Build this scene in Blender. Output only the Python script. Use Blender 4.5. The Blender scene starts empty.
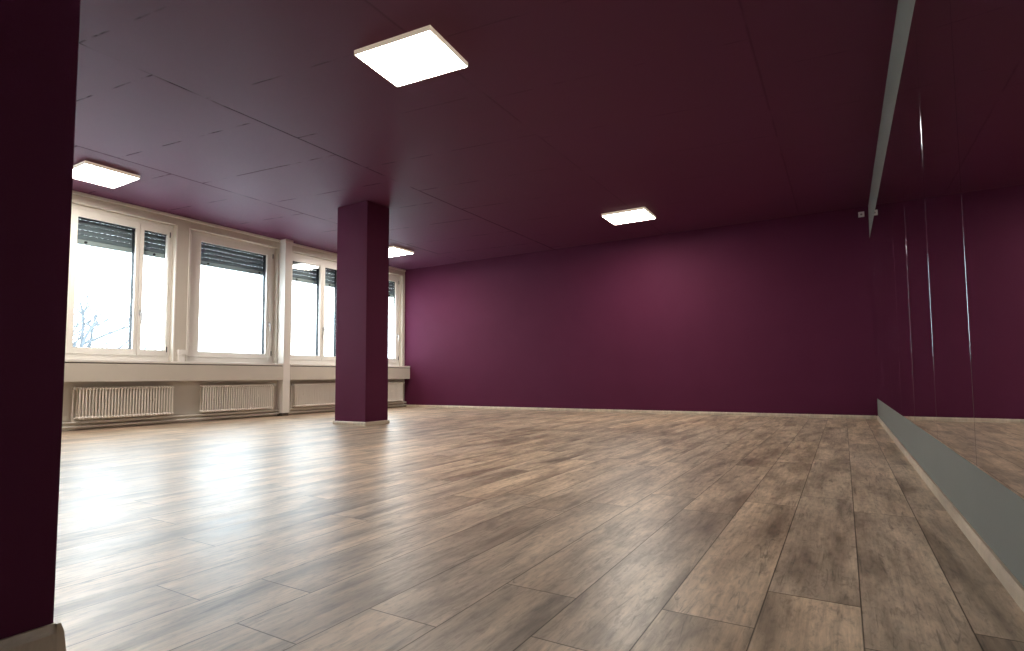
import bpy, bmesh, math, random
from mathutils import Vector, Matrix
random.seed(7)
C = bpy.context.scene.collection
H = 2.7
XW, XB, XR, YB, YF = -7.4595, -7.315, 0.3544, 8.149, -1.2
XG = -7.54                       # inner face of the window frames

# ------------------------------------------------------------------ materials
def mat(name, col=(.8,.8,.8), rough=.5, metal=0, emit=None, es=0, spec=.5):
    m = bpy.data.materials.new(name); m.use_nodes = True
    b = m.node_tree.nodes['Principled BSDF']
    b.inputs['Base Color'].default_value = (*col, 1)
    b.inputs['Roughness'].default_value = rough
    b.inputs['Metallic'].default_value = metal
    b.inputs['Specular IOR Level'].default_value = spec
    if emit: b.inputs['Emission Color'].default_value = (*emit, 1); b.inputs['Emission Strength'].default_value = es
    return m
def nd(m, t, **k):
    n = m.node_tree.nodes.new(t)
    for a, v in k.items(): setattr(n, a, v)
    return n
def lk(m, a, b): m.node_tree.links.new(a, b)
def bsdf(m): return m.node_tree.nodes['Principled BSDF']
def math_(m, op, a, b=None, clamp=False):
    n = nd(m, 'ShaderNodeMath', operation=op, use_clamp=clamp)
    for i, x in enumerate((a, b)):
        if x is None: continue
        if isinstance(x, (int, float)): n.inputs[i].default_value = x
        else: lk(m, x, n.inputs[i])
    return n.outputs[0]
def noise(m, vec, scale, detail=4, rough=.55, dist=0, dims='3D'):
    n = nd(m, 'ShaderNodeTexNoise', noise_dimensions=dims)
    n.inputs['Scale'].default_value = scale; n.inputs['Detail'].default_value = detail
    n.inputs['Roughness'].default_value = rough; n.inputs['Distortion'].default_value = dist
    lk(m, vec, n.inputs['Vector']); return n.outputs['Fac']
def ramp(m, fac, stops):
    n = nd(m, 'ShaderNodeValToRGB')
    e = n.color_ramp.elements
    while len(e) < len(stops): e.new(.5)
    for x, (p, c) in zip(e, stops): x.position = p; x.color = (*c, 1) if len(c) == 3 else c
    lk(m, fac, n.inputs['Fac']); return n.outputs['Color']
def mix(m, fac, a, b, mode='MIX'):
    n = nd(m, 'ShaderNodeMix', data_type='RGBA', blend_type=mode)
    for s, x in ((n.inputs[0], fac), (n.inputs[6], a), (n.inputs[7], b)):
        if isinstance(x, (int, float)): s.default_value = x
        elif isinstance(x, tuple): s.default_value = (*x, 1)
        else: lk(m, x, s)
    return n.outputs[2]
def objco(m): return nd(m, 'ShaderNodeTexCoord').outputs['Object']
def bump(m, h, strength, dist=.01):
    n = nd(m, 'ShaderNodeBump'); n.inputs['Strength'].default_value = strength; n.inputs['Distance'].default_value = dist
    lk(m, h, n.inputs['Height']); lk(m, n.outputs[0], bsdf(m).inputs['Normal'])
def mottled(name, c0, c1, rough, scale=3, fine=160, bs=.15, spec=.5):
    m = mat(name, c0, rough, spec=spec); v = objco(m)
    n = noise(m, v, scale, 4)
    lk(m, mix(m, n, c0, c1), bsdf(m).inputs['Base Color'])
    bump(m, noise(m, v, fine, 3), bs, .002)
    return m

PUR0, PUR1 = (.076, .0112, .034), (.090, .0148, .044)
M_purple = mottled('purple_wall_paint', PUR0, PUR1, .70, 2.2, 220, .35, .13)
M_grey   = mottled('grey_wall_paint', (.168,.170,.155), (.186,.188,.172), .7, 3, 260, .3, .3)
M_cream  = mottled('cream_wall_paint', (.58,.53,.455), (.62,.57,.49), .6, 3, 200, .15)
M_frame  = mottled('white_window_paint', (.78,.74,.68), (.82,.78,.72), .32, 4, 90, .04)
M_rad    = mottled('radiator_enamel', (.82,.76,.68), (.86,.80,.72), .4, 6, 60, .03)
M_dark   = mat('dark_anthracite_metal', (.010,.012,.015), .6, spec=.2)
M_slat   = mottled('shutter_grey_blue', (.13,.16,.175), (.16,.19,.205), .45, 8, 60, .05)
M_bar    = mottled('shutter_bar_grey', (.32,.36,.35), (.36,.40,.39), .45, 8, 60, .05)
M_rub    = mat('black_rubber', (.02,.02,.022), .7)
M_brass  = mat('valve_metal', (.45,.38,.30), .35, .8)
M_white  = mat('white_plastic', (.72,.69,.65), .4)
M_handle = mat('handle_metal', (.62,.60,.58), .3, .6)
M_gapshade_foot = mat('gap_shade_and_foot_brown', (.09,.07,.055), .8)  # dark colour standing in for shade under the sill; also the pilaster foot
M_lampframe = mat('lamp_white_frame', (.86,.80,.72), .5, emit=(1.0,.80,.60), es=.16)
M_diff   = mat('lamp_diffuser', (.9,.88,.84), .5, emit=(1.0,.93,.83), es=28.)
M_snow   = mottled('snow_ground', (.80,.84,.88), (.88,.90,.92), .8, .4, 4, .3)
M_bark   = mottled('frosted_bark', (.07,.078,.088), (.11,.12,.13), .9, 3, 40, .4)
M_plaster= mottled('outside_render', (.62,.60,.57), (.66,.64,.61), .8, 2, 90, .2)

# mirror
M_mirror = mat('mirror_silver', (.86,.86,.86), .012, 1.0)
M_medge  = mat('mirror_ground_edge', (.30,.33,.35), .10, .9)
# thin glass pane: mixes clear view and fresnel reflection
M_glass = bpy.data.materials.new('window_glass'); M_glass.use_nodes = True
_t = M_glass.node_tree; _t.nodes.clear()
_o = _t.nodes.new('ShaderNodeOutputMaterial'); _mx = _t.nodes.new('ShaderNodeMixShader')
_tr = _t.nodes.new('ShaderNodeBsdfTransparent'); _gl = _t.nodes.new('ShaderNodeBsdfGlossy'); _fr = _t.nodes.new('ShaderNodeFresnel')
_tr.inputs[0].default_value = (.96,.985,.98,1); _gl.inputs['Roughness'].default_value = 0.0; _fr.inputs[0].default_value = 1.5
_ge = _t.nodes.new('ShaderNodeNewGeometry'); _io = _t.nodes.new('ShaderNodeMix')      # thin sheet: same reflectance from either face
_io.inputs[2].default_value = 1.5; _io.inputs[3].default_value = 1/1.5
_t.links.new(_ge.outputs['Backfacing'], _io.inputs[0]); _t.links.new(_io.outputs[0], _fr.inputs[0])
_t.links.new(_fr.outputs[0], _mx.inputs[0]); _t.links.new(_tr.outputs[0], _mx.inputs[1]); _t.links.new(_gl.outputs[0], _mx.inputs[2]); _t.links.new(_mx.outputs[0], _o.inputs[0])

# wooden floor and skirting -------------------------------------------------
def wood(name, planks=True):
    m = mat(name, (.3,.25,.2), .3)
    if planks:
        uv = nd(m, 'ShaderNodeUVMap', uv_map='UVMap').outputs[0]
        sp = nd(m, 'ShaderNodeSeparateXYZ'); lk(m, uv, sp.inputs[0]); u, v = sp.outputs[0], sp.outputs[1]
        at = nd(m, 'ShaderNodeAttribute', attribute_name='rnd'); sc = nd(m, 'ShaderNodeSeparateColor'); lk(m, at.outputs['Color'], sc.inputs[0])
        r, g, b = sc.outputs
        cb = nd(m, 'ShaderNodeCombineXYZ')
        lk(m, math_(m,'ADD',u,math_(m,'MULTIPLY',r,40.)), cb.inputs[0]); lk(m, math_(m,'ADD',v,math_(m,'MULTIPLY',g,60.)), cb.inputs[1]); lk(m, math_(m,'MULTIPLY',b,20.), cb.inputs[2])
        vec = cb.outputs[0]
    else:
        vec = objco(m); r = None
    def stretched(sx, sy, sz=1):
        n = nd(m, 'ShaderNodeMapping'); n.inputs['Scale'].default_value = (sx, sy, sz); lk(m, vec, n.inputs['Vector']); return n.outputs[0]
    big = noise(m, stretched(6.5, 1.25), 1.0, 5, .6, .45)            # large smoky patches
    mid = noise(m, stretched(22, 2.4), 1.0, 5, .62, .7)
    grain = noise(m, stretched(120, 5), 1.0, 4, .6, .6)
    crk = noise(m, stretched(15, 1.3), 1.0, 3, .5, 1.3)
    c = ramp(m, big, [(.30,(.19,.138,.096)), (.42,(.39,.300,.215)), (.56,(.60,.475,.350)), (.75,(.72,.585,.440))])
    cloud = noise(m, stretched(7., 2.3), 1.0, 3, .55, .5)
    c = mix(m, .75, c, ramp(m, cloud, [(.31,(.62,.60,.58)), (.43,(1.02,1.0,.98)), (.62,(1.24,1.22,1.20))]), 'MULTIPLY')
    c = mix(m, .45, c, ramp(m, mid, [(.30,(.40,.38,.37)), (.5,(.9,.88,.87)), (.7,(1.12,1.1,1.08))]), 'MULTIPLY')
    fleck = noise(m, stretched(60, 17), 1.0, 5, .72, .5)
    c = mix(m, .85, c, ramp(m, fleck, [(.34,(.62,.60,.58)), (.48,(.97,.97,.97)), (.66,(1.16,1.15,1.13))]), 'MULTIPLY')
    c = mix(m, .6, c, ramp(m, grain, [(.3,(.68,.66,.64)), (.55,(1,1,1)), (.8,(1.1,1.1,1.1))]), 'MULTIPLY')
    # thin dark cracks / knots where the distorted noise crosses its mid value
    d = math_(m, 'ABSOLUTE', math_(m, 'SUBTRACT', crk, .5))
    line = math_(m, 'SUBTRACT', 1., math_(m, 'MULTIPLY', d, 42.), True)
    gate = math_(m, 'MULTIPLY', math_(m,'SUBTRACT', .49, mid), 12., True)
    line = math_(m, 'MULTIPLY', line, gate, True)
    c = mix(m, math_(m,'MULTIPLY',line,.55), c, (.05,.038,.03))
    if planks:
        tint = ramp(m, r, [(0,(.80,.80,.82)), (.5,(1.0,.98,.96)), (1,(1.14,1.06,.98))])
        c = mix(m, .6, c, tint, 'MULTIPLY')
        W, L = .205, 1.285
        du = math_(m,'MINIMUM', u, math_(m,'SUBTRACT',W,u)); dv = math_(m,'MINIMUM', v, math_(m,'SUBTRACT',L,v))
        e = math_(m,'MINIMUM', du, dv)
        groove = math_(m,'SUBTRACT', 1., math_(m,'MULTIPLY', e, 380.), True)
        c = mix(m, math_(m,'MULTIPLY',groove,.95), c, (.03,.024,.02))
        lk(m, math_(m,'MULTIPLY', math_(m,'SUBTRACT', 1., math_(m,'MULTIPLY', groove, .9)), 1.1), bsdf(m).inputs['Specular IOR Level'])
        hgt = math_(m,'SUBTRACT', math_(m,'MULTIPLY', grain, .25), math_(m,'MULTIPLY', groove, .5))
    else: hgt = grain
    lk(m, c, bsdf(m).inputs['Base Color'])
    rr = ramp(m, mid, [(.3,(.42,)*3), (.7,(.33,)*3)])
    lk(m, rr, bsdf(m).inputs['Roughness'])
    bump(m, hgt, .35 if planks else .2, .0012)
    return m
M_floor = wood('oak_plank_floor')
bsdf(M_floor).inputs['Specular IOR Level'].default_value = 1.1
M_skirt = wood('pale_oak_skirting', False)
_c = bsdf(M_skirt).inputs['Base Color'].links[0].from_socket
lk(M_skirt, mix(M_skirt, .6, _c, (.52,.44,.35)), bsdf(M_skirt).inputs['Base Color'])
bsdf(M_skirt).inputs['Roughness'].default_value = .5

# ceiling boards ------------------------------------------------------------
M_ceil = mat('purple_ceiling_board', PUR0, .62, spec=.25)
def _ceil(m):
    uv = nd(m, 'ShaderNodeUVMap', uv_map='UVMap').outputs[0]
    sp = nd(m, 'ShaderNodeSeparateXYZ'); lk(m, uv, sp.inputs[0]); u, v = sp.outputs[0], sp.outputs[1]   # distance to the x seam / to the y seam
    o = objco(m)
    wob = math_(m, 'MULTIPLY', math_(m,'SUBTRACT', noise(m, o, 5, 3), .5), .012)
    g1 = math_(m, 'MULTIPLY', math_(m,'SUBTRACT', noise(m, o, 2.1, 3), .36), 9., True)
    g2 = math_(m, 'MULTIPLY', math_(m,'SUBTRACT', noise(m, o, 3.3, 3), .46), 10., True)
    so = nd(m, 'ShaderNodeSeparateXYZ'); lk(m, o, so.inputs[0])
    w_ = math_(m, 'SUBTRACT', math_(m, 'SUBTRACT', so.outputs[1], math_(m, 'MULTIPLY', so.outputs[0], .12)), v)
    w_ = math_(m, 'FRACT', math_(m, 'ADD', math_(m, 'DIVIDE', w_, .81), 20.5))
    v = math_(m, 'MULTIPLY', math_(m, 'SUBTRACT', w_, .5), .81)
    l1 = math_(m,'MULTIPLY', math_(m,'SUBTRACT', 1., math_(m,'MULTIPLY', math_(m,'ABSOLUTE', math_(m,'ADD',u,wob)), 80.), True), g1)
    l2 = math_(m,'MULTIPLY', math_(m,'SUBTRACT', 1., math_(m,'MULTIPLY', math_(m,'ABSOLUTE', math_(m,'ADD',v,wob)), 105.), True), g2)
    l = math_(m,'MAXIMUM', l1, l2)
    fade = math_(m, 'ADD', .38, math_(m, 'MULTIPLY', math_(m, 'SUBTRACT', -2.4, so.outputs[0]), .55, True))   # joints drawn fainter towards the mirror side
    l = math_(m, 'MULTIPLY', l, fade, True)
    at = nd(m, 'ShaderNodeAttribute', attribute_name='rnd')
    tone = mix(m, at.outputs['Fac'], tuple(x*.95 for x in PUR0), PUR1)
    c = mix(m, noise(m, o, 3, 4), tone, PUR1)
    c = mix(m, math_(m,'MULTIPLY', l, .8), c, (.02,.006,.012))
    lk(m, c, bsdf(m).inputs['Base Color'])
    lk(m, math_(m,'MULTIPLY', math_(m,'SUBTRACT', 1., l), .25), bsdf(m).inputs['Specular IOR Level'])
    sp_ = noise(m, o, 240, 2)
    bump(m, math_(m,'SUBTRACT', math_(m,'MULTIPLY', sp_, .5), l), .5, .003)
_ceil(M_ceil)

# ------------------------------------------------------------------ mesh tools
class MB:
    def __init__(s): s.b = bmesh.new()
    def box(s, x0, x1, y0, y1, z0, z1, bev=0):
        r = bmesh.ops.create_cube(s.b, size=1)
        vs = r['verts']
        for v in vs: v.co = Vector(((x0+x1)/2+v.co.x*(x1-x0), (y0+y1)/2+v.co.y*(y1-y0), (z0+z1)/2+v.co.z*(z1-z0)))
        if bev:
            es = list({e for v in vs for e in v.link_edges})
            bmesh.ops.bevel(s.b, geom=es, offset=bev, segments=2, affect='EDGES', profile=.6)
        return s
    def tube(s, pts, r, seg=10, cap=True):
        pts = [Vector(p) for p in pts]; rs = r if isinstance(r, (list, tuple)) else [r]*len(pts)
        rings = []
        n0 = None
        for i, p in enumerate(pts):
            t = (pts[min(i+1, len(pts)-1)] - pts[max(i-1, 0)]).normalized()
            if n0 is None: n0 = t.orthogonal().normalized()
            n0 = (n0 - t*n0.dot(t)).normalized(); b0 = t.cross(n0)
            rings.append([s.b.verts.new(p + (n0*math.cos(a)+b0*math.sin(a))*rs[i]) for a in [2*math.pi*k/seg for k in range(seg)]])
        for a, b in zip(rings, rings[1:]):
            for k in range(seg): s.b.faces.new((a[k], a[(k+1)%seg], b[(k+1)%seg], b[k]))
        if cap: s.b.faces.new(rings[0][::-1]); s.b.faces.new(rings[-1])
        return s
    def prism(s, prof, axis, a, b):
        # prof: list of 2D points on the plane normal to axis
        def P(q, t): return {'x': (t, q[0], q[1]), 'y': (q[0], t, q[1]), 'z': (q[0], q[1], t)}[axis]
        A = [s.b.verts.new(P(q, a)) for q in prof]; B = [s.b.verts.new(P(q, b)) for q in prof]
        n = len(prof)
        for k in range(n): s.b.faces.new((A[k], A[(k+1)%n], B[(k+1)%n], B[k]))
        s.b.faces.new(A[::-1]); s.b.faces.new(B)
        return s
    def ball(s, c, r, sx=1, sy=1, sz=1):
        q = bmesh.ops.create_uvsphere(s.b, u_segments=14, v_segments=9, radius=r)
        for v in q['verts']: v.co = Vector((v.co.x*sx+c[0], v.co.y*sy+c[1], v.co.z*sz+c[2]))
        return s
    def build(s, name, m, parent=None, smooth=False, off=None):
        bmesh.ops.recalc_face_normals(s.b, faces=s.b.faces)
        if off: bmesh.ops.translate(s.b, verts=s.b.verts, vec=[-x for x in off])
        me = bpy.data.meshes.new(name); s.b.to_mesh(me); s.b.free(); me.materials.append(m)
        if smooth:
            for p in me.polygons: p.use_smooth = True
            me.set_sharp_from_angle(angle=math.radians(40))
        o = bpy.data.objects.new(name, me); C.objects.link(o)
        if parent: o.parent = parent
        return o
def thing(name, label, cat, loc=(0,0,0), group=None):
    o = bpy.data.objects.new(name, None); C.objects.link(o); o.location = loc
    o['label'] = label; o['category'] = cat
    if group: o['group'] = group
    return o
def tag(o, label, cat, group=None):
    o['label'] = label; o['category'] = cat
    if group: o['group'] = group
    return o
def struct(o, label=None):
    o['kind'] = 'structure'
    if label: o['label'] = label
    return o

# ------------------------------------------------------------------ floor
def make_floor():
    b = bmesh.new(); uvl = b.loops.layers.uv.new('UVMap'); cl = b.loops.layers.float_color.new('rnd')
    W, L = .205, 1.285
    known = {-1: 1.56, -3: 1.05, -4: 1.28, -6: .78, -7: .98, 0: 2.62}
    k0 = -37; k1 = 2
    rg = random.Random(21); base = 0
    for k in range(k0, k1+1):
        xa, xb = .016 + k*W, .016 + (k+1)*W
        cx0, cx1 = max(xa, XW-.1), min(xb, XR+.05)
        if cx1 <= cx0: continue
        base = (base + .37 + .25*rg.random()) % L
        off = known.get(k, base); y = off - L*math.ceil((off - (YF-.1))/L)
        while y < YB+.05:
            ya, yb = max(y, YF-.1), min(y+L, YB+.05)
            if yb > ya:
                col = (rg.random(), rg.random(), rg.random(), 1)
                vs = [b.verts.new(p) for p in ((cx0,ya,0),(cx1,ya,0),(cx1,yb,0),(cx0,yb,0))]
                f = b.faces.new(vs)
                for l in f.loops: l[uvl].uv = (l.vert.co.x-xa, l.vert.co.y-y); l[cl] = col
            y += L
    # underside and rim so the slab has thickness
    x0, x1, y0, y1 = XW-.1, XR+.05, YF-.1, YB+.05
    r = bmesh.ops.create_cube(b, size=1)
    for v in r['verts']: v.co = Vector(((x0+x1)/2+v.co.x*(x1-x0), (y0+y1)/2+v.co.y*(y1-y0), -.056+v.co.z*.11))
    for v in r['verts']:
        for f in v.link_faces:
            for l in f.loops: l[uvl].uv = (.1, .5); l[cl] = (.5,.5,.5,1)
    me = bpy.data.meshes.new('floor'); b.to_mesh(me); b.free(); me.materials.append(M_floor)
    o = bpy.data.objects.new('floor', me); C.objects.link(o); return struct(o)
make_floor()

# ------------------------------------------------------------------ ceiling: boards with their seams
def make_ceiling():
    b = bmesh.new(); uvl = b.loops.layers.uv.new('UVMap'); cl = b.loops.layers.float_color.new('rnd')
    xs = [-7.9, -5.985, -4.13, -2.27, -.435, XR+.1]
    offs = [2.10, 2.42, 2.80, 3.70, 3.30]                       # where the cross seams of each strip of boards start
    for i in range(5):
        t = (.2, .7, .4, .75, .3)[i]; xm = (xs[i]+xs[i+1])/2
        for xa, xb, xref in ((xs[i], xm, xs[i]), (xm, xs[i+1], xs[i+1])):
            f = b.faces.new([b.verts.new(p) for p in ((xa,YF-.1,H),(xa,YB+.1,H),(xb,YB+.1,H),(xb,YF-.1,H))])
            for l in f.loops: l[uvl].uv = (l.vert.co.x-xref, offs[i]); l[cl] = (t,t,t,1)
    r = bmesh.ops.create_cube(b, size=1)
    x0, x1, y0, y1 = -7.9, XR+.1, YF-.1, YB+.1
    for v in r['verts']: v.co = Vector(((x0+x1)/2+v.co.x*(x1-x0), (y0+y1)/2+v.co.y*(y1-y0), H+.101+v.co.z*.2))
    for v in r['verts']:
        for f in v.link_faces:
            for l in f.loops: l[uvl].uv = (.4,.4)
    me = bpy.data.meshes.new('ceiling'); b.to_mesh(me); b.free(); me.materials.append(M_ceil)
    o = bpy.data.objects.new('ceiling', me); C.objects.link(o); return struct(o)
make_ceiling()

# ------------------------------------------------------------------ walls
struct(MB().box(-7.73, XR+.2, YB, YB+.2, -.1, H+.15).build('wall_back', M_purple))
struct(MB().box(XR, XR+.2, YF-.2, YB, -.1, H+.15).build('wall_right', M_grey))
struct(MB().box(-7.9, XR+.2, YF-.2, YF, -.1, H+.15).build('wall_front', M_purple))
SX, SY = -1.4080, .5112
struct(MB().box(-1.95, SX, YF, SY, 0, H, .004).build('wall_entry', M_purple), 'near purple wall end at the left edge of the view')

BX = -7.73       # outer face of the window wall
ZT = 2.575       # top of the window openings
ZS = .765        # below the sill
opens = [(-.10, 1.03), (1.24, 2.44), (2.595, 3.825), (4.015, 5.318), (5.515, 6.615), (6.815, 8.085)]
w = MB()
XO = -7.655
w.box(BX, XW, YF, YB, -.1, ZS-.01)
w.box(XO, XW, YF, YB, ZT, H+.15); w.box(BX, XO, YF, YB, ZT+.10, H+.15)
edges = [YF] + [e for o_ in opens for e in o_] + [YB]
for a, b_ in zip(edges[0::2], edges[1::2]): w.box(XO, XW, a, b_, ZS-.01, ZT); w.box(BX, XO, a if a == YF else a+.05, b_-.05 if b_ < YB else b_, ZS-.01, ZT+.10)
struct(w.build('wall_left', M_cream))

# radiator cover boxes, sills and pilasters
bays = [(YF, 2.47), (2.58, 5.343), (5.463, YB)]
tn = 1
for a, b_ in bays:
    t = struct(MB().box(XW, XB, a, b_, .542, .748, .003).build('trim_%d' % tn, M_cream), 'cream boxed ledge running under the windows'); tn += 1
    s_ = MB().box(XG, XB+.006, a, b_, .760, .792, .006)
    t = struct(s_.build('trim_%d' % tn, M_frame), 'white window sill board on the cream ledge'); tn += 1
    t = struct(MB().box(XW+.001, XB-.018, a+.002, b_-.002, .748, .760).build('trim_%d' % tn, M_gapshade_foot), 'dark strip coloured as shade in the gap below the sill board'); tn += 1
for a, b_ in ((2.47, 2.58), (5.343, 5.463)):
    p = MB().box(XW, XB, a, b_, .045, H-.0, .006)
    struct(p.build('trim_%d' % tn, M_frame), 'white pilaster between two window bays'); tn += 1
    struct(MB().box(XW, XB-.012, a+.006, b_-.006, 0, .045).build('trim_%d' % tn, M_gapshade_foot), 'dark foot of the white pilaster'); tn += 1
# little crown on top of the pilaster and slim moulding strips on the piers
struct(MB().box(XW, XB+.012, 5.335, 5.471, 2.655, H, .004).build('trim_%d' % tn, M_frame), 'small cap at the head of the white pilaster'); tn += 1
for ya in (3.825, 6.615):
    q = MB(); q.box(XW, XW+.012, ya+.165, ya+.188, .792, ZT, .003); q.box(XW, XW+.008, ya+.002, ya+.018, .792, ZT, .002)
    struct(q.build('trim_%d' % tn, M_frame), 'slim vertical mouldings on the pier between windows'); tn += 1
# cornice strip under the ceiling
struct(MB().box(XW, XW+.022, YF, YB, 2.665, H, .004).build('trim_%d' % tn, M_frame), 'slim cornice strip above the windows'); tn += 1

# ------------------------------------------------------------------ skirtings
def skirt(name, prof_axis, a, b_, at, sgn, h=.042, t=.014):
    # sloped-top board; at = wall plane, sgn = direction into the room
    prof = [(at, 0), (at+sgn*t, 0), (at+sgn*t, h*.72), (at+sgn*t*.55, h), (at, h)]
    q = MB().prism(prof, prof_axis, a, b_)
    return q
struct(skirt('b', 'y', YF, YB, XR, -1).build('baseboard_right', M_skirt))
struct(MB().prism([(YB, 0), (YB-.014, 0), (YB-.014, .030), (YB-.008, .042), (YB, .042)], 'x', XW+.0, XR-.014).build('baseboard_back', M_skirt))
struct(MB().prism([(SX, 0), (SX+.018, 0), (SX+.016, .045), (SX+.007, .062), (SX, .062)], 'y', YF, SY-.0005).build('baseboard_entry_side', M_skirt))
struct(MB().prism([(SY, 0), (SY+.018, 0), (SY+.013, .044), (SY+.007, .062), (SY, .062)], 'x', -1.95, SX+.012).build('baseboard_entry_end', M_skirt))
struct(MB().prism([(XW, 0), (XW+.014, 0), (XW+.014, .028), (XW, .036)], 'y', YF, YB-.014).build('baseboard_left', M_cream))

# ------------------------------------------------------------------ windows
def window(n, o0, o1, glasses, handle=None):
    root = struct(bpy.data.objects.new('window_%d' % n, None)); C.objects.link(root); root.location = (XG, (o0+o1)/2, .792)
    off = root.location
    def part(mb, name, m, smooth=False): return mb.build(name, m, root, smooth, off)
    zb, zt = .792, ZT
    f = MB()                                                     # fixed outer frame, stepped
    g0, g1 = glasses[0][0], glasses[-1][1]
    fi = .045
    for x0, x1, k in ((XG-.055, XG, 1.0),):
        f.box(x0, x1, o0, o0+fi+.012, zb, zt, .003); f.box(x0, x1, o1-fi-.012, o1, zb, zt, .003)
        f.box(x0, x1, o0+fi, o1-fi, zt-fi-.01, zt, .003); f.box(x0, x1, o0+fi, o1-fi, zb, zb+.075, .003)
    part(f, 'window_frame', M_frame)
    for i, (a, b_) in enumerate(glasses):
        st = .070
        L_ = o0+fi-.004 if i == 0 else (glasses[i-1][1]+a)/2+.003
        R_ = o1-fi+.004 if i == len(glasses)-1 else (b_+glasses[i+1][0])/2-.003
        s = MB(); gz0, gz1 = .937, 2.443; x0, x1 = XG-.020, XG+.012
        zt_, zb_ = zt-fi-.004, zb+.070
        s.box(x0, x1, L_, a, zb_, zt_, .005); s.box(x0, x1, b_, R_, zb_, zt_, .005)
        s.box(x0, x1, a-.002, b_+.002, gz1, zt_, .005); s.box(x0, x1, a-.002, b_+.002, zb_, gz0, .005)
        sash = part(s, 'window_sash', M_frame)
        c = MB(); x0, x1 = XG-(.045 if n == 6 else .080), XG-.0205                       # dark outer cladding
        e = .004
        c.box(x0, x1, L_, a+e, zb_, zt_, .002); c.box(x0, x1, b_-e, R_, zb_, zt_, .002)
        c.box(x0, x1, a+e, b_-e, gz1-e, zt_, .002); c.box(x0, x1, a+e, b_-e, zb_, gz0+e, .002)
        o = c.build('outer_cladding', M_dark, sash, False, off)
        g = MB(); g.box(XG-.018, XG-.014, a+.004, b_-.004, gz0+.004, gz1-.004)
        part(g, 'glass_pane', M_glass)
        # hinges
        hb = MB()
        for zz in (zb_+.05, zt_-.12): hb.tube([(XG+.012, R_+.004 if i == len(glasses)-1 else L_-.004, zz), (XG+.012, R_+.004 if i == len(glasses)-1 else L_-.004, zz+.07)], .006, 8)
        part(hb, 'hinge', M_dark, True)
        if handle == i:
            hy = (L_+a)/2 if i else (b_+R_)/2
            h = MB(); x = XG+.012
            h.box(x, x+.008, hy-.016, hy+.016, 1.355, 1.425, .003)
            h.tube([(x+.006, hy, 1.39), (x+.04, hy, 1.39)], .010, 12)
            h.tube([(x+.040, hy, 1.397), (x+.044, hy, 1.36), (x+.042, hy+.002, 1.28)], [.011, .010, .008], 10)
            part(h, 'window_handle', M_handle, True)
    # exterior guide rails of the shutter belong to the opening
    gr = MB()
    for yy in (o0-.05, min(o1+.025, YB-.03)): gr.box(-7.70, -7.66, yy, yy+.025, zb, zt+.10)
    part(gr, 'shutter_guide_rail', M_dark)
    return root
G = [[(-.02,.26),(.36,.95)], [(1.33,2.32)], [(2.795,3.395),(3.486,3.778)], [(4.192,5.184)], [(5.632,6.172),(6.272,6.545)], [(6.97,7.972)]]
wlab = ['hidden window nearest the camera, two sashes', 'hidden single-sash window nearest the camera', 'window at the left edge with one wide and one narrow sash',
        'single-sash window left of the white pilaster', 'two-sash window right of the white pilaster, half behind the purple column', 'window right of the purple column, next to the back wall']
for i, (o_, g) in enumerate(zip(opens, G)):
    wn = window(i+1, *o_, g, handle=1 if len(g) == 2 else 0)
    wn['label'] = wlab[i]

# roller shutters, lowered a little ------------------------------------------
slabs = [None, None, 'grey-blue roller shutter lowered a little outside the leftmost visible window',
         'grey-blue roller shutter outside the single-sash window left of the white pilaster',
         'grey-blue roller shutter outside the window between white pilaster and purple column',
         'grey-blue roller shutter outside the window next to the back wall']
def shutter(o0, o1, label, drop=2.150):
    t = thing('roller_shutter', label, 'shutter', (-7.68, (o0+o1)/2, drop), 'roller shutters outside the windows')
    off = t.location; a, b_ = o0-.024, min(o1+.024, YB-.035)
    s = MB(); z = drop+.058; k = 0
    rg = random.Random(int(o0*100))
    while z+.058 < ZT+.09:
        g = rg.choice((.0004, .0007, .0010))                     # the thin gap of light between two slats
        h = .060 - g
        prof = [(-7.682, z), (-7.674, z+.10*h), (-7.669, z+.3*h), (-7.668, z+.5*h), (-7.669, z+.7*h), (-7.674, z+.9*h), (-7.682, z+h), (-7.687, z+.85*h), (-7.684, z+.5*h), (-7.687, z+.15*h)]
        s.prism(prof, 'y', a, b_)
        y = a + .02
        while y < b_-.03:                                        # links
            s.box(-7.681, -7.678, y, y+.020, z+h-.001, z+.061); y += .058
        z += .060; k += 1
    s.build('slat_curtain', M_slat, t, False, off)
    MB().box(-7.688, -7.668, a, b_, drop, drop+.058, .003).build('bottom_bar', M_bar, t, False, off)
    for yy in (a+(b_-a)*.28, a+(b_-a)*.86):
        MB().tube([(-7.668, yy, drop+.03), (-7.654, yy, drop+.03)], [.016, .013], 12).build('rubber_stop', M_rub, t, True, off)
    return t
for (o0, o1), l in zip(opens, slabs):
    if l: shutter(o0, o1, l)

# shutter crank cover on the pier -------------------------------------------
t = thing('winder_box', 'small white stepped shutter winder box on the pier between the two left windows', 'box', (XW, 3.92, .792))
q = MB(); q.box(XW, XW+.035, 3.885, 3.965, .792, .880, .004); q.build('box_body', M_frame, t, False, t.location)
q = MB(); q.box(XW, XW+.050, 3.875, 3.975, .880, .945, .008); q.build('box_cap', M_frame, t, False, t.location)

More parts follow.
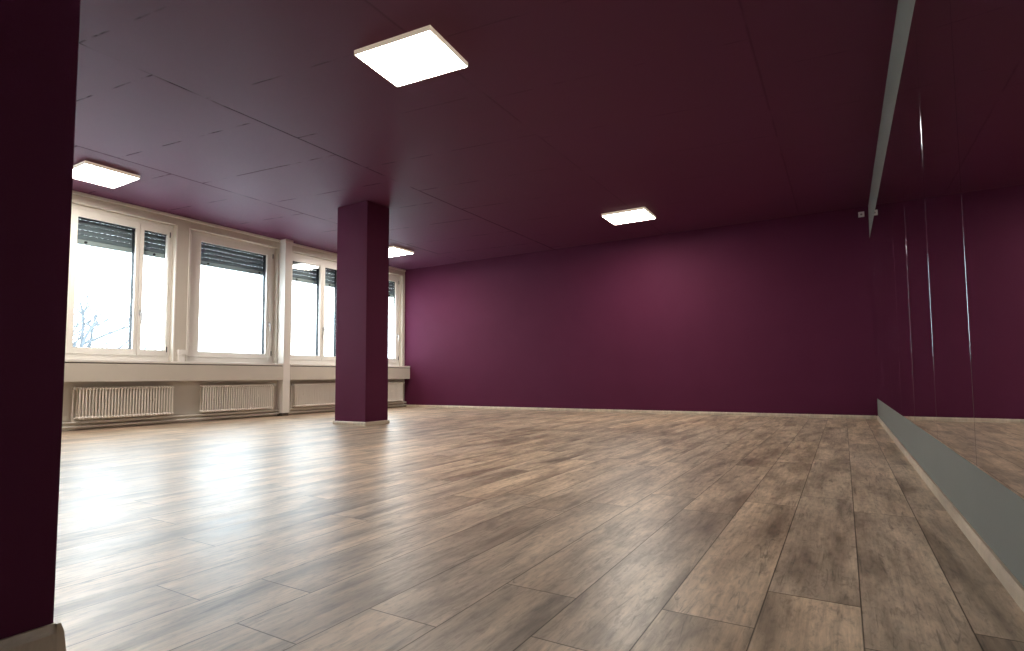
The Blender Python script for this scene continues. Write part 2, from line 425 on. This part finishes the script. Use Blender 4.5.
# ------------------------------------------------------------------ radiators
XC = XW + .066          # centre line of the radiator columns
def section_mesh():
    s = MB(); z0, z1 = .118, .484
    for dx in (-.031, .031):
        s.tube([(dx, 0, z0+.018), (dx, 0, (z0+z1)/2), (dx, 0, z1-.018)], .0088, 10, False)
    for zc in (z0+.018, z1-.018):
        s.tube([(-.050, 0, zc), (-.046, 0, zc), (-.038, 0, zc), (.038, 0, zc), (.046, 0, zc), (.050, 0, zc)], [.004, .011, .0148, .0148, .011, .004], 12)
        for dx in (-.031, .031): s.ball((dx, 0, zc), .0162, 1, 1, 1.12)
    bmesh.ops.recalc_face_normals(s.b, faces=s.b.faces)
    me = bpy.data.meshes.new('radiator_section'); s.b.to_mesh(me); s.b.free(); me.materials.append(M_rad)
    for p in me.polygons: p.use_smooth = True
    return me
SEC = section_mesh()
def radiator(y0, y1, valve, label):
    t = thing('radiator', label, 'radiator', (XC, y0, 0), 'cream column radiators under the windows')
    n = 32; p = (y1-y0)/n
    for k in range(n):
        o = bpy.data.objects.new('radiator_section', SEC); C.objects.link(o); o.parent = t; o.location = (0, p*(k+.5), 0)
        if p != .033: o.scale = (1, p/.0328, 1)
    off = t.location
    for zc in (.136, .466):
        s = MB().tube([(XC, y0+.003, zc), (XC, y1-.003, zc)], .0125, 10); s.build('header_tube', M_rad, t, True, off)
    for yy in (y0+.2, y1-.2):
        s = MB().box(XW, XC-.02, yy-.012, yy+.012, .30, .33); s.tube([(XW+.0, yy, .315), (XC-.02, yy, .315)], .008)
        s.build('wall_bracket', M_rad, t, False, off)
    s = MB(); d = -1 if valve == 'left' else 1; ye = y0 if valve == 'left' else y1
    s.tube([(XC, ye, .466), (XC, ye+d*.035, .466)], .008, 10)
    s.tube([(XC, ye+d*.035, .455), (XC, ye+d*.035, .1035)], .0065, 10)
    s.tube([(XC, ye, .136), (XC, ye+d*.020, .136), (XC-.004, ye+d*.020, .1035)], .006, 8)
    s.build('valve_pipe', M_rad, t, True, off)
    s = MB().tube([(XC, ye+d*.030, .466), (XC+.012, ye+d*.034, .470), (XC+.040, ye+d*.036, .470)], [.012, .017, .015], 14)
    v = s.build('valve_knob', M_white, t, True, off)
    MB().tube([(XC, ye+d*.018, .466), (XC, ye+d*.034, .466)], .012, 6).build('valve_nut', M_brass, v, False, off)
    return t
radiator(2.800, 3.812, 'left', 'cream column radiator under the leftmost window, beside the near wall end')
radiator(4.165, 5.205, 'right', 'cream column radiator just left of the white pilaster')
radiator(5.585, 6.640, 'left', 'cream column radiator just right of the white pilaster, partly behind the purple column')
radiator(6.940, 7.995, 'right', 'cream column radiator in the corner, visible right of the purple column')
# heating pipes along the foot of the wall
for a, b_, who in ((1.0, 5.338, 'left of the white pilaster'), (5.468, YB-.02, 'right of the white pilaster')):
    for zc, r, nm in ((.088, .015, 'upper'), (.040, .015, 'lower')):
        o = MB().tube([(XW+.06, a, zc), (XW+.06, (a+b_)/2, zc), (XW+.06, b_, zc)], r, 12)
        for yy in [a+.3+1.1*i for i in range(int((b_-a)/1.1))]: o.box(XW, XW+.06, yy-.006, yy+.006, zc-.004, zc+.004)
        tag(o.build('heating_pipe', M_cream, None, True), '%s cream heating pipe along the wall foot %s' % (nm, who), 'pipe')

# ------------------------------------------------------------------ purple column
cx0, cx1, cy0, cy1 = -5.411, -4.8916, 4.6802, 5.05
t = thing('column', 'square purple column standing in front of the windows', 'column', ((cx0+cx1)/2, (cy0+cy1)/2, 0))
MB().box(cx0, cx1, cy0, cy1, 0, H-.001, .004).build('shaft', M_purple, t, False, t.location)
def ring(x0, x1, y0, y1, t_, h):
    q = MB()
    q.prism([(y0, 0), (y0-t_, 0), (y0-t_, h*.75), (y0-t_*.5, h), (y0, h)], 'x', x0-t_, x1+t_)
    q.prism([(y1, 0), (y1+t_, 0), (y1+t_, h*.75), (y1+t_*.5, h), (y1, h)], 'x', x0-t_, x1+t_)
    q.prism([(x0, 0), (x0-t_, 0), (x0-t_, h*.75), (x0-t_*.5, h), (x0, h)], 'y', y0, y1)
    q.prism([(x1, 0), (x1+t_, 0), (x1+t_, h*.75), (x1+t_*.5, h), (x1, h)], 'y', y0, y1)
    return q
ring(cx0, cx1, cy0, cy1, .016, .042).build('skirting', M_skirt, t, False, t.location)['label'] = 'pale wooden skirting around the foot'

# ------------------------------------------------------------------ mirror wall
seams = [-1.18, -.40, .50, 1.345, 2.195, 3.015, 3.885, 4.720, 5.571, 6.42, 7.28, YB-.002]
n_ = len(seams)-1
labs = ['mirror panel farthest behind the camera', 'mirror panel just behind the camera', 'mirror panel beside the camera', 'mirror panel at the right edge of the picture, in front of the first seam',
        'mirror panel at the right edge of the picture, its far edge the first bright seam', 'mirror panel between the first and second bright seams from the right',
        'mirror panel between the second and third bright seams from the right', 'mirror panel just beyond the leftmost bright seam',
        'narrow-looking mirror panel third from the back wall', 'narrow-looking mirror panel second from the back wall', 'mirror panel touching the back wall in the far corner']
for k in range(n_):
    a, b_ = seams[k]+.0006, seams[k+1]-.0006
    z0, z1 = .262, 2.2525; c = .0015 if seams[k+1] < 4.8 else .0005; xf = XR-.006
    t = thing('mirror_panel', labs[k], 'mirror', (XR-.003, (a+b_)/2, z0), 'frameless mirror panels along the right wall')
    b = bmesh.new()
    F = [b.verts.new((xf, y, z)) for y, z in ((a+c, z0+c), (b_-c, z0+c), (b_-c, z1-c), (a+c, z1-c))]
    b.faces.new(F)
    Bk = [b.verts.new((XR-.0005, y, z)) for y, z in ((a+c, z0+c), (b_-c, z0+c), (b_-c, z1-c), (a+c, z1-c))]
    for i in range(4): b.faces.new((F[i], F[(i+1)%4], Bk[(i+1)%4], Bk[i]))
    b.faces.new(Bk[::-1])
    m_ = MB(); m_.b.free(); m_.b = b; m_.build('mirror_glass', M_mirror, t, False, t.location)
    b = bmesh.new()
    def rg4(x, i): return [b.verts.new((x, y, z)) for y, z in ((a+i, z0+i), (b_-i, z0+i), (b_-i, z1-i), (a+i, z1-i))]
    r0, r1, r2 = rg4(xf, c), rg4(xf+.0016, 0), rg4(XR-.0005, 0)
    r3 = rg4(XR-.0005, c)
    for ra, rb in ((r0, r1), (r1, r2), (r2, r3), (r3, r0)):
        for i in range(4): b.faces.new((ra[i], ra[(i+1)%4], rb[(i+1)%4], rb[i]))
    m_ = MB(); m_.b.free(); m_.b = b; m_.build('bevelled_edge', M_medge, t, False, t.location)

# ------------------------------------------------------------------ ceiling lights
def light(x0, x1, y0, y1, label, rot=0):
    cx, cy = (x0+x1)/2, (y0+y1)/2
    t = thing('ceiling_light', label, 'ceiling light', (cx, cy, H), 'flat square panel lights on the ceiling')
    q = MB(); z0, z1 = 2.650, 2.682; e = .006
    q.box(x0, x0+e, y0, y1, z0, z1); q.box(x1-e, x1, y0, y1, z0, z1); q.box(x0+e, x1-e, y0, y0+e, z0, z1); q.box(x0+e, x1-e, y1-e, y1, z0, z1)
    q.box(x0+e, x1-e, y0+e, y1-e, z1-.004, z1)
    q.box(cx-.18, cx+.18, cy-.15, cy+.15, z1, H)
    q.build('light_frame', M_lampframe, t, False, t.location)
    t.rotation_euler.z = math.radians(rot)
    MB().box(x0+e, x1-e, y0+e, y1-e, z0+.0015, z0+.008).build('light_diffuser', M_diff, t, False, t.location)
light(-2.689, -2.096, 2.450, 2.892, 'large bright square ceiling light nearest the camera, near the top of the picture', 5)
light(-2.660, -2.080, 6.62, 7.10, 'square ceiling light near the back wall, right of the purple column')
light(-6.830, -6.265, 2.36, 2.84, 'square ceiling light at the left, cut off by the near purple wall end')
light(-6.740, -6.175, 6.48, 6.96, 'small-looking ceiling light partly hidden behind the top of the purple column')

# ------------------------------------------------------------------ sensor on the back wall
t = thing('wall_sensor', 'tiny white square sensor high on the back wall beside the mirror corner', 'sensor', (.272, YB, 2.60))
MB().box(.244, .310, YB-.022, YB, 2.566, 2.634, .006).build('sensor_housing', M_white, t, False, t.location)
MB().tube([(.277, YB-.022, 2.598), (.277, YB-.027, 2.598)], [.013, .009], 14).build('sensor_eye', mat('sensor_lens', (.25,.22,.22), .3), t, True, t.location)

# ------------------------------------------------------------------ outside: snow, frosted trees
struct(MB().box(-120, -7.81, -80, 120, -4.2, -4.0).build('ground', M_snow), 'snow-covered ground outside')
def tree(x, y, h, seed, label, spread=1.0):
    rg = random.Random(seed)
    t = thing('bare_tree', label, 'tree', (x, y, -4.0), 'frosted bare trees outside')
    tr = MB(); tw = MB(); base = Vector((x, y, -4.0))
    def grow(p, d, L, r, lev):
        pts = [p]; q = p.copy(); dd = d.copy()
        for i in range(4):
            dd = (dd + Vector((rg.uniform(-.16,.16), rg.uniform(-.16,.16), rg.uniform(-.05,.12)))).normalized()
            q = q + dd*(L/4); pts.append(q.copy())
        tgt = tr if lev < 2 else tw
        tgt.tube(pts, [r, r*.88, r*.76, r*.66, r*.55], 6 if lev > 1 else 8)
        if lev >= 4: return
        for k in range((6, 5, 4, 3)[lev]):
            i = rg.choice((2, 3, 4)) if lev else rg.choice((2, 3, 3, 4))
            a = rg.uniform(0, 2*math.pi); out = Vector((math.cos(a), math.sin(a), rg.uniform(.15, .8)))*spread
            nd_ = (dd*.6 + out).normalized()
            grow(pts[i], nd_, L*rg.uniform(.50, .68), r*.5, lev+1)
    grow(base.copy(), Vector((0, 0, 1)), h*.50, h*.018, 0)
    tr.build('trunk', M_bark, t, True, t.location); tw.build('twigs', M_bark, t, True, t.location)
tree(-17.2, 5.9, 8.3, 3, 'frosted bare tree outside the leftmost window, its branches in the lower corner', 1.1)
tree(-23.0, 11.2, 6.0, 11, 'faint low bare tree outside the narrow sash of the leftmost window')
tree(-29.0, 18.0, 5.8, 19, 'very faint bare tree top outside the single-sash window')

# ------------------------------------------------------------------ sky
wd = bpy.data.worlds.new('overcast_sky'); bpy.context.scene.world = wd; wd.use_nodes = True
bg = wd.node_tree.nodes['Background']; bg.inputs[0].default_value = (.81,.915,1.0,1); bg.inputs[1].default_value = 5.0

# ------------------------------------------------------------------ camera
cd = bpy.data.cameras.new('camera'); cam = bpy.data.objects.new('camera', cd); C.objects.link(cam)
cd.sensor_width = 36; cd.lens = 548.3166/1024*36; cd.shift_x = -12.874/1024; cd.shift_y = 18.043/1024; cd.clip_start = .02; cd.clip_end = 400
y_, p_, r_ = map(math.radians, (30.0768, 3.533, -.4514))
fw = Vector((-math.sin(y_)*math.cos(p_), math.cos(y_)*math.cos(p_), math.sin(p_))); rt = Vector((math.cos(y_), math.sin(y_), 0)); up = rt.cross(fw)
r2 = rt*math.cos(r_)+up*math.sin(r_); u2 = -rt*math.sin(r_)+up*math.cos(r_)
cam.matrix_world = Matrix(((r2.x, u2.x, -fw.x, 0), (r2.y, u2.y, -fw.y, 0), (r2.z, u2.z, -fw.z, .5526), (0,0,0,1)))
S = bpy.context.scene; S.camera = cam
S.view_settings.view_transform = 'Standard'; S.view_settings.look = 'None'; S.view_settings.gamma = 1; S.view_settings.use_curve_mapping = False
S.view_settings.exposure = 1.15
